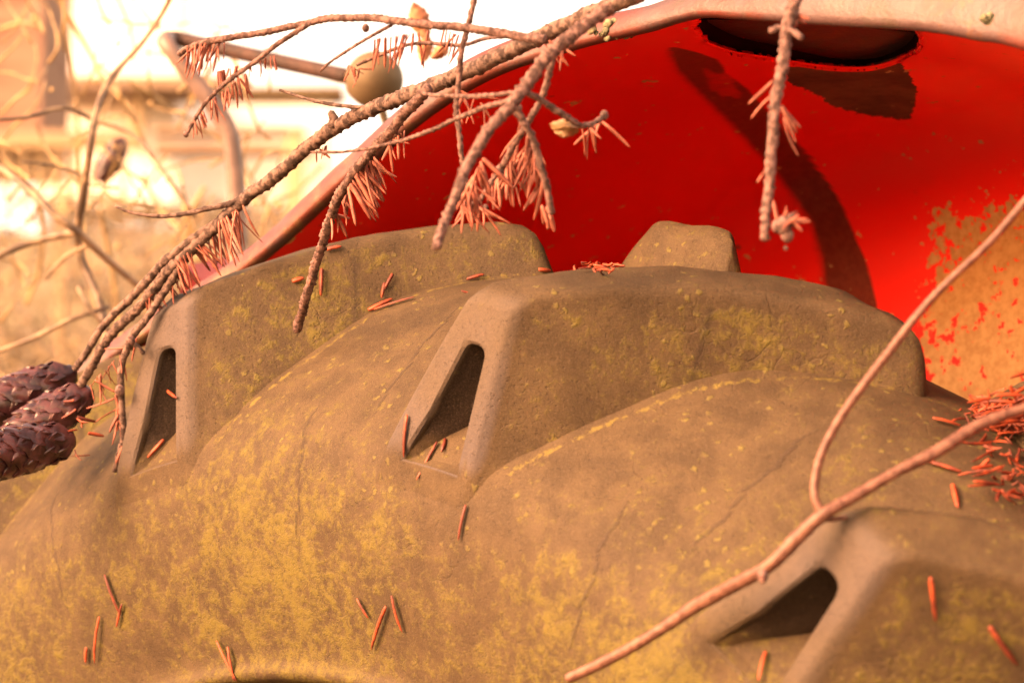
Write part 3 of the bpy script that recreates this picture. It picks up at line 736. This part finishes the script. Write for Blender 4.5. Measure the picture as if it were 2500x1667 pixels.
# ------------------------------------------------------------------ cones
def cone(x0, y0, d0, x1, y1, d1, dia, label, group=None, ns=70):
    a = at(x0, y0, d0); b = at(x1, y1, d1); ax = (b - a); L = ax.length; ax.normalize()
    u = ax.orthogonal().normalized(); v = ax.cross(u)
    root = empty('spruce_cone', a); tag(root, label, 'cone', group)
    R = dia / 2
    prf = lambda t: R * (math.sin(math.pi * min(1, t * .94 + .06)) ** .45) * (1 - .25 * t) + R * .05
    core = MB(); core.tube([(*(a + ax * L * t), prf(t) * .62) for t in [i / 10 for i in range(11)]], 14, .006); sub(core, a).build('cone_core', M_CONE, root)
    sc = MB(); ed = MB(); g = math.pi * (3 - 5 ** .5)
    for i in range(ns):
        t = .02 + .96 * i / ns; th = g * i; rr = prf(t)
        rad = u * math.cos(th) + v * math.sin(th); tan = ax.cross(rad)
        ln = R * 1.05; wd = R * .60
        base = a + ax * (L * t) + rad * rr * .55
        vv = []; rowsN = 6; colsN = 7
        for p in range(rowsN):
            s = p / (rowsN - 1)
            for q in range(colsN):
                c = q / (colsN - 1) * 2 - 1
                width = wd * (.55 + 1.2 * s if s < .375 else math.sqrt(max(.02, 1 - ((s - .375) / .64) ** 2)))
                out = rr * (.42 * s ** .6) - .16 * R * c * c - .10 * R * max(0, s - .75) * 4 * .25
                vv.append(base + ax * (ln * s * (1 - .16 * c * c)) + tan * (width * c) + rad * (out + .0003 * random.random()))
        m = colsN
        th_ = [p - rad * .0007 for p in vv]; n0 = len(vv)
        f = [(p * m + q, p * m + q + 1, (p + 1) * m + q + 1, (p + 1) * m + q) for p in range(rowsN - 1) for q in range(m - 1)]
        f2 = [tuple(n0 + k for k in reversed(z)) for z in f]
        rim = list(range(m - 1, n0, m)) + list(range(n0 - 2, n0 - m - 1, -1)) 
        edge = [k for k in range(m - 1, n0, m)] + [n0 - 2 - k for k in range(m - 1)] + [k for k in range(n0 - 2 * m, -1, -m)]
        fe = [(edge[k], edge[k + 1], n0 + edge[k + 1], n0 + edge[k]) for k in range(len(edge) - 1)]
        sc.add(vv + th_, f + f2 + fe)
        if random.random() < .35:
            e1 = vv[n0 - m + 1]; e2 = vv[n0 - 2]; ed.needle(e1 + rad * .0004, e2 + rad * .0004, .0004, .1)
    o = sub(sc, a).build('scales', M_CONE, root, True, 50); sub(ed, a).build('scale_tips', M_CONE_EDGE, root)
    return root
cone(170, 856, 1.33, -70, 960, 1.32, .027, 'brown spruce cone at the left edge, uppermost of the three', 'spruce cones at the branch end')
cone(208, 900, 1.305, 40, 1000, 1.30, .025, 'shorter spruce cone in the middle of the left cluster, its scales fanned towards the tyre', 'spruce cones at the branch end', 56)
cone(165, 1008, 1.28, -90, 1062, 1.25, .027, 'dark spruce cone lying lowest of the three on the tyre', 'spruce cones at the branch end')
# tiny cone hanging in the shrub behind
cone(283, 320, 1.9, 240, 395, 1.9, .019, 'small dark cone hanging in the shrub in front of the balcony railing', None, 45)

# dead leaves
def leaf(x, y, d, w, h, ang, label, mat=M_LEAF, curl=.5, name='dead_leaf'):
    c = at(x, y, d); s = d * K / FP; root_v = []; f = []; n = 14; m = 9
    ca, sa = math.cos(R_(ang)), math.sin(R_(ang))
    for i in range(n + 1):
        t = i / n; hw = w / 2 * (math.sin(math.pi * t ** .8) ** .8) * (1 + .12 * math.sin(i * 2.4)) + .6
        for k in range(m):
            q = k / (m - 1) * 2 - 1
            X = hw * q * (1 - .25 * curl); Y = (t - .5) * h + 4 * math.sin(k * 1.7 + i * .6) * .4
            Zd = (curl * w * .45 * (q * q - .3) + .08 * w * math.sin(i * .8) + .05 * w * math.sin(i * 1.9 + k)) * s
            root_v.append(RIGHT * ((X * ca - Y * sa) * s) - UP * ((X * sa + Y * ca) * s) + FWD * Zd)
    N = len(root_v); root_v += [p + FWD * .0004 for p in root_v]
    for i in range(n):
        for k in range(m - 1):
            q = (i * m + k, i * m + k + 1, (i + 1) * m + k + 1, (i + 1) * m + k); f.append(q); f.append(tuple(N + z for z in reversed(q)))
    o = link(name, root_v, f, mat, None, c); return tag(o, label, 'leaf')
leaf(965, 50, 1.5, 60, 95, -20, 'crumpled dead brown leaf hanging above the ball knob', curl=.8)
leaf(975, 112, 1.5, 50, 70, 10, 'crumpled dead leaf dangling just below the larger brown one', curl=.9)
leaf(1010, 118, 1.45, 44, 52, 50, 'curled dead leaf with a bright rim right of the hanging pair', curl=1.0)
leaf(1298, 294, 1.045, 78, 44, 8, 'pale veined seed husk caught under the drooping spruce twig', simple('husk', (.14, .075, .03), (.24, .15, .07), 120, .5, .5, .001, .5), .5, 'seed_husk')

# ------------------------------------------------------------------ fallen needles on the tyre
def fallen(x0, y0, x1, y1, label, w=.0009, lift=.0013, mat=None):
    P = []
    for k in range(5):
        t = k / 4; h = tyre_hit(x0 + (x1 - x0) * t, y0 + (y1 - y0) * t)
        if h: P.append(h)
    if len(P) < 2: return
    a, na = P[0][0], P[0][1]; b, nb_ = P[-1][0], P[-1][1]
    if (a - b).length > .045: b = a + (at(x1, y1, P[0][2]) - a)
    c = (a + b) / 2; mb = MB(); mb.needle(a + na * lift - c, b + nb_ * lift - c, w * random.uniform(.85, 1.25), random.uniform(-.12, -.02), na)
    o = mb.build('fallen_needle', mat or M_NEEDLE2, None, True, None, c)
    return tag(o, label, 'needle', 'dry needles fallen on the tyre')
for q in [
    (750, 577, 786, 569, 'orange needle lying level on the left lug just right of the resting twig'),
    (672, 648, 700, 640, 'short blunt needle poking out left of the resting twig'),
    (740, 618, 738, 682, 'upright thin needle on the left lug in the resting twig\'s shadow'),
    (903, 630, 882, 668, 'dark needle, right one of the crossed pair above the algae seam'),
    (884, 650, 877, 686, 'dark needle, left one of the crossed pair above the algae seam'),
    (846, 714, 903, 687, 'upper needle of the pale pair lying along the algae seam'),
    (862, 716, 957, 687, 'longest pale needle lying along the algae seam'),
    (1074, 643, 1114, 632, 'dark red needle on the ridge left of the middle lug\'s top'),
    (1062, 674, 1092, 681, 'pale needle beside the top of the middle lug\'s end face'),
    (1238, 622, 1262, 625, 'red needle in the notch where the left lug meets the middle lug'),
    (384, 897, 412, 915, 'pink needle across the right rim of the left lug\'s pocket'),
    (376, 1008, 338, 1050, 'orange needle on the floor of the left lug\'s pocket'),
    (940, 953, 930, 1048, 'needle standing at the left rim of the middle lug\'s pocket'),
    (1008, 1018, 962, 1102, 'long slanted needle on the floor of the middle lug\'s pocket'),
    (1024, 1003, 1018, 1042, 'short faint needle right of the slanted one in the middle pocket'),
    (1075, 1160, 1058, 1242, 'bright orange needle below the foot of the middle lug'),
    (245, 1318, 280, 1408, 'slanted orange needle, topmost of the lower left group'),
    (285, 1385, 272, 1438, 'short red needle crossing the end of the slanted one at lower left'),
    (233, 1414, 222, 1522, 'long upright red needle of the lower left group'),
    (203, 1484, 201, 1520, 'short red needle leftmost in the lower left group'),
    (892, 1390, 858, 1490, 'bright red needle in the middle of the trio on the sidewall'),
    (905, 1365, 930, 1450, 'thin needle, right one of the trio on the sidewall'),
    (825, 1372, 852, 1418, 'faded needle, left one of the trio on the sidewall'),
    (502, 1468, 548, 1560, 'pink needle leading down to the tyre\'s bead edge'),
    (528, 1482, 542, 1560, 'dark needle beside the pink one at the bead edge'),
    (1762, 1498, 1742, 1568, 'orange needle at the bottom edge on the right lug\'s pocket floor'),
    (2272, 1434, 2338, 1525, 'curved red needle in the bottom right corner'),
    (2138, 1322, 2150, 1425, 'faded needle upright on the right lug\'s mossy flank'),
    (2126, 1064, 2208, 1090, 'orange needle under the stick\'s right arm'),
    (2188, 1118, 2200, 1172, 'short pale needle upright between the stick and the right lug'),
    (2140, 966, 2205, 985, 'reddish needle pointing into the needle heap at right'),
]: fallen(*q)
# heaps of needles
def heap(cx, cy, rx, ry, n, label, dflt, L=60, zs=.012):
    mb = MB(); p0 = at(cx, cy, dflt)
    for k in range(n):
        x = random.gauss(cx, rx); y = random.gauss(cy, ry); a = random.random() * 3.14; l = L * random.uniform(.4, 1)
        h = tyre_hit(x, y); d = (h[2] - .003 - random.random() * zs) if (h and abs(h[2] - dflt) < .08) else dflt + random.uniform(-.01, .01)
        mb.needle(at(x, y, d), at(x + l * math.cos(a), y + l * math.sin(a) * .5, d + random.uniform(-.01, .01)), random.uniform(.0005, .0009), random.uniform(-.3, .3))
    o = sub(mb, p0).build('needle_heap', M_NEEDLE2); o.location = p0
    return tag(o, label, 'needles', None, 'stuff')
hh = tyre_hit(2290, 1060); print('heap depth', hh[2] if hh else None, 'lugA', tyre_hit(690, 740)[2], 'stick', [round(tyre_hit(x, y)[2], 3) if tyre_hit(x, y) else None for x, y, r in stem], 'fork', [round(tyre_hit(q[0], q[1])[2], 3) if tyre_hit(q[0], q[1]) else None for q in fork])
print('cones', [round(tyre_hit(x, y)[2], 3) if tyre_hit(x, y) else None for x, y in [(200, 1000), (250, 1000), (100, 1100), (60, 1150), (20, 1250), (284, 1000), (385, 700), (500, 700)]])
heap(2310, 945, 46, 22, 190, 'heap of orange needles caught between tyre and mudguard', (hh[2] if hh else 1.1) - .0, 92)
heap(2310, 1070, 32, 45, 46, 'loose drift of needles hanging below the orange heap at the right edge', (hh[2] if hh else 1.1) - .01, 85)
h2 = tyre_hit(1380, 625)
heap(1372, 610, 26, 5, 34, 'little ridge of needles behind the middle lug', (h2[2] if h2 else 1.2) + .06, 34)
heap(190, 985, 16, 34, 9, 'dry needles caught between the cones and the tyre', 1.275, 55)

# ------------------------------------------------------------------ GROUND: flat yard, rising into a bank behind
def gz(p):
    d = (p - CAM).dot(Vector((FWD.x, FWD.y, 0)).normalized())
    z = interp([(-400, 0), (2.6, 0), (3.4, .5), (5.0, 1.88), (5.6, 2.15), (6.2, 2.24), (9, 2.32), (60, 3), (900, 6)], d)
    return z + .05 * math.sin(p.x * 2.1 + p.y) * (1 if 2.6 < d < 60 else 0)
H0 = Vector((FWD.x, FWD.y, 0)).normalized(); HR = Vector((H0.y, -H0.x, 0))
ds = [-300, -80, -20, -5, -1, .5, 1.5, 2.2, 2.6] + [2.8 + .12 * k for k in range(30)] + [7, 8, 10, 14, 25, 60, 200, 900]
ls = [-900, -200, -60, -20, -10] + [-6 + .2 * k for k in range(61)] + [10, 20, 60, 200, 900]
gv = []; 
for d in ds:
    for l in ls:
        p = CAM + H0 * d + HR * l; p.z = 0; z = gz(p); j = .03 if 2.8 < d < 7 and abs(l) < 6.1 else 0
        gv.append(Vector((p.x, p.y, z + random.uniform(-j, j))))
n2 = len(ls); gf = [(i * n2 + k, i * n2 + k + 1, (i + 1) * n2 + k + 1, (i + 1) * n2 + k) for i in range(len(ds) - 1) for k in range(n2 - 1)]
mg = NB('leaf_litter'); nn = mg.noise(7, 6, .7); n3 = mg.noise(2, 3)
cg = mg.mix(mg.step(nn, .38, .62), (.09, .068, .046), (.20, .155, .10)); cg = mg.mix(mg.step(n3, .4, .6), cg, (.14, .115, .07))
tag(link('ground', gv, gf, mg.done(cg, .9, mg.bump(nn, .8, .03), .2)), None, None, None, 'structure')

# ------------------------------------------------------------------ behind: house, pillar, railing, post
def slab(mb, x0, y0, x1, y1, d, thick, dd=0):
    """box whose face covers x0..x1, y0..y1 of the view at depth d"""
    s = d * K / FP; c = at((x0 + x1) / 2, (y0 + y1) / 2, d)
    X = HR * ((x1 - x0) / 2 * s); Z = Vector((0, 0, 1)) * ((y1 - y0) / 2 * s); c = c + H0 * thick / 2
    mb.box(c, X, H0 * thick / 2, Z)
M_PLAST = simple('white_plaster', (.78, .74, .70), (.82, .80, .78), 3, .8, .2, .002)
M_WOOD = simple('old_timber', (.20, .135, .095), (.27, .19, .125), 9, .8, .4, .004)
M_WOODP = simple('pale_timber', (.28, .20, .12), (.36, .27, .155), 9, .8, .4, .004)
D1 = 9.0
p0 = at(300, 450, D1); house = empty('house', (p0.x, p0.y, 2.1)); HL = Vector(house.location)
tag(house, 'pale sunlit house with timber beams behind the balcony railing', 'house')
mb = MB(); slab(mb, 95, -420, 410, 480, D1, .3); sub(mb, HL).build('wall', M_PLAST, house, False)
mb = MB(); slab(mb, 409, 200, 760, 480, D1 + .06, .3); w2 = sub(mb, HL).build('wall', M_PLAST, house, False)
mb = MB(); slab(mb, 120, 172, 560, 200, D1 - .25, .2); sub(mb, HL).build('beam', M_WOOD, house, False)
mb = MB(); slab(mb, 110, 205, 300, 225, D1 - .12, .1); sub(mb, HL).build('beam', M_WOODP, house, False)
mb = MB(); slab(mb, 560, 196, 790, 203, D1 - .25, .2); sub(mb, HL).build('gutter', M_WOODP, house, False)
mb = MB(); slab(mb, 296, 200, 325, 330, D1 - .2, .1); sub(mb, HL).build('door_post', M_WOODP, house, False)
# brick pillar
mbk = NB('old_brick'); br = mbk.nt.nodes.new('ShaderNodeTexBrick'); br.inputs['Scale'].default_value = 2.2
tc = mbk.nt.nodes.new('ShaderNodeTexCoord'); mbk.L.new(tc.outputs['Object'], br.inputs['Vector'])
mp = mbk.nt.nodes.new('ShaderNodeMapping'); mp.inputs['Rotation'].default_value = (R_(90), 0, 0); mbk.L.new(tc.outputs['Object'], mp.inputs[0]); mbk.L.new(mp.outputs[0], br.inputs['Vector'])
br.inputs['Color1'].default_value = (.18, .075, .05, 1); br.inputs['Color2'].default_value = (.13, .07, .05, 1); br.inputs['Mortar'].default_value = (.22, .15, .11, 1); br.inputs['Mortar Size'].default_value = .03
MBR = mbk.done(mbk.mix(mbk.step(mbk.noise(5, 4), .4, .65), br.outputs[0], (.20, .12, .085)), .85, None, .3)
mb = MB(); slab(mb, -260, -300, 100, 330, 7.6, .5); pc = at(0, 330, 7.6); sub(mb, pc).build('brick_pillar', MBR, None, False, None, pc)
tag(bpy.data.objects['brick_pillar'], 'blurred reddish brick pillar at the upper left edge', 'pillar')
# railing
D2 = 6.4
pr = at(350, 470, D2); rail = empty('balcony_railing', pr); tag(rail, 'blurred timber railing with pale balusters on top of the bank', 'railing')
mb = MB(); slab(mb, -300, 300, 330, 322, D2, .06); sub(mb, pr).build('top_rail', M_WOOD, rail, False)
mb = MB(); slab(mb, 355, 292, 700, 304, D2 - .05, .05); sub(mb, pr).build('top_rail', M_WOOD, rail, False)
mb = MB(); slab(mb, 355, 328, 720, 346, D2 - .05, .06); sub(mb, pr).build('middle_rail', M_WOOD, rail, False)
mb = MB(); slab(mb, -300, 322, 330, 336, D2, .04); sub(mb, pr).build('middle_rail', M_WOODP, rail, False)
for k in range(16):
    x = -290 + 38 * k
    mb = MB(); slab(mb, x - 6, 336, x + 6, 470, D2 + .02, .03); sub(mb, pr).build('baluster', M_WOODP, rail, False)
pp = at(672, 560, 5.2); mb = MB(); slab(mb, 655, 305, 690, 620, 5.2, .08); sub(mb, pp).build('garden_post', M_WOODP, None, False, None, pp)
tag(bpy.data.objects['garden_post'], 'pale timber post standing on the bank left of the mudguard', 'post')
mb = MB(); pp = at(150, 560, 4.4); slab(mb, 128, 430, 148, 900, 4.4, .05); sub(mb, pp).build('garden_stake', M_WOODP, None, False, None, pp)
tag(bpy.data.objects['garden_stake'], 'thin pale stake upright in the shrubs at far left', 'stake')

# ------------------------------------------------------------------ shrubs
M_TWIG = simple('shrub_twig', (.07, .046, .030), (.22, .155, .095), 60, .6, .3, .001, .5)
M_TWIGY = simple('shrub_twig_pale', (.20, .13, .055), (.34, .23, .095), 60, .5, .3, .001, .5)
def shrub(name, label, lines, d, mat, leaves=None):
    p0 = at(lines[0][0][0], 900, d); root = empty(name, p0); tag(root, label, 'shrub')
    for i, (r0, r1, pts) in enumerate([(l[0][2], l[-1][2], l) for l in lines]):
        mb = MB(); mb.tube([pt(q[0], q[1], d + .02 * math.sin(i * 2.3 + k), q[2]) for k, q in enumerate(pts)], 8, .008, .08, .02, .2)
        sub(mb, p0).build('stem', mat, root)
    if leaves:
        mb = MB()
        for (x, y, s) in leaves: mb = MB(); mb.ball(at(x, y, d), s * d * K / FP, 1, .6, .8, 8, 6, .4); sub(mb, p0).build('bud', mat, root)
    return root
shrub('bare_shrub', 'leafless shrub with dark crossing stems nearest the tyre at far left', [
    [(400, -30, 7), (385, 10, 7), (330, 95, 7), (255, 180, 8), (220, 260, 9), (208, 330, 9), (195, 430, 9), (180, 520, 10), (188, 600, 10), (230, 700, 10), (260, 900, 11)],
    [(-20, 372, 9), (60, 430, 10), (120, 490, 10), (175, 530, 10), (240, 590, 9), (310, 650, 8), (370, 700, 8)],
    [(-20, 275, 5), (60, 270, 5), (150, 248, 5), (220, 280, 5), (300, 305, 5), (350, 360, 5), (400, 430, 5), (450, 500, 4)],
    [(-20, 595, 9), (60, 560, 9), (150, 538, 9), (180, 532, 9)],
    [(-20, 812, 6), (80, 775, 6), (160, 735, 6), (250, 705, 6)],
    [(50, 372, 3), (120, 380, 3), (180, 400, 3), (210, 425, 3), (270, 432, 3)],
    [(105, 640, 5), (150, 590, 5), (200, 565, 5)],
    [(180, 660, 4), (200, 700, 4), (240, 750, 4), (300, 800, 4)]], 1.62, M_TWIG, [(183, 662, 9), (270, 100, 5), (420, 430, 5), (385, 415, 5)])
shrub('bare_shrub', 'pale yellowish leafless shrub twigs in front of the white house wall', [
    [(120, -30, 6), (160, 40, 6), (205, 120, 6), (245, 190, 5), (290, 240, 4), (330, 330, 4), (380, 400, 4)],
    [(-20, 75, 5), (40, 55, 5), (70, 55, 5), (100, 66, 4)],
    [(140, -20, 3), (160, 110, 3), (175, 240, 4), (185, 420, 5), (200, 600, 5), (240, 760, 6), (260, 900, 6)],
    [(262, -20, 4), (290, 40, 5), (305, 90, 4), (310, 160, 3)],
    [(330, 120, 4), (370, 125, 4), (400, 130, 3)],
    [(300, 190, 4), (370, 230, 4), (450, 285, 4), (520, 330, 4)],
    [(330, 400, 5), (360, 470, 6), (430, 540, 6), (500, 600, 6)],
    [(395, 560, 5), (440, 480, 5), (470, 430, 5)],
    [(230, 480, 6), (250, 580, 6), (270, 700, 7), (285, 900, 7)],
    [(60, 700, 5), (90, 620, 5), (100, 520, 5), (80, 460, 4)],
    [(420, 470, 5), (450, 540, 5), (470, 640, 5)],
    [(560, 380, 4), (600, 450, 4), (640, 520, 4)], [(740, 380, 4), (680, 440, 4), (620, 470, 4), (600, 560, 4)]], 2.1, M_TWIGY,
    [(78, 42, 9), (175, 235, 8), (220, 186, 10), (480, 150, 5), (640, 470, 10), (660, 500, 8), (700, 480, 8), (270, 565, 10), (440, 510, 8), (150, 470, 7), (245, 580, 7)])
rs = random.Random(21); tang = []
for k in range(72):
    x = rs.uniform(-40, 620); y = rs.uniform(40, 900); a = rs.choice([-70, -60, -110, -120, -35, -150]) + rs.gauss(0, 12); L_ = []
    r_ = rs.uniform(2.2, 4.6)
    for j in range(6):
        L_.append((x, y, r_ * (1 - .12 * j))); a += rs.gauss(0, 13); x += 34 * math.cos(R_(a)); y += 34 * math.sin(R_(a))
    tang.append(L_)
shrub('bare_shrub', 'fine tangle of thin leafless twigs between the lever and the left edge', tang, 1.85, M_TWIGY, [(rs.uniform(20, 600), rs.uniform(200, 800), rs.uniform(4, 8)) for k in range(12)])
# tangled undergrowth on the bank
mb = MB(); mb2 = MB()
for k in range(420):
    x = random.uniform(-150, 780); y = random.uniform(455, 1000); d = random.uniform(3.2, 5.0)
    P = [pt(x, y, d, random.uniform(2.5, 7))]
    a = random.gauss(-80, 45)
    for j in range(4):
        a += random.gauss(0, 22); l = random.uniform(14, 45); x += l * math.cos(R_(a)); y += l * math.sin(R_(a))
        if y < 440: break
        P.append(pt(x, y, d + random.uniform(-.1, .1), random.uniform(1.5, 4)))
    if len(P) > 1: (mb if k % 3 else mb2).tube(P, 5, .04)
for k in range(900):
    x = random.uniform(-150, 780); y = random.uniform(450, 1000); d = random.uniform(3.4, 5.2); s = random.uniform(4, 12)
    a = random.random() * 6.28; r = s * d * K / FP
    c = at(x, y, d); A = (RIGHT * math.cos(a) + UP * math.sin(a)) * r; B = (UP * math.cos(a) - RIGHT * math.sin(a) + FWD * random.uniform(-1, 1)) * r * .5
    (mb if k % 2 else mb2).add([c - A, c + B, c + A, c - B + FWD * .004], [(0, 1, 2, 3)])
pu = at(300, 700, 4.2)
u1 = sub(mb, pu).build('undergrowth', M_TWIG, None, True, None, pu); tag(u1, 'tangle of dry brown twigs and leaves covering the bank', 'undergrowth', None, 'stuff')
u2 = sub(mb2, pu).build('dry_grass', M_TWIGY, None, True, None, pu); tag(u2, 'pale dry stalks and blades catching light on the bank', 'grass', None, 'stuff')
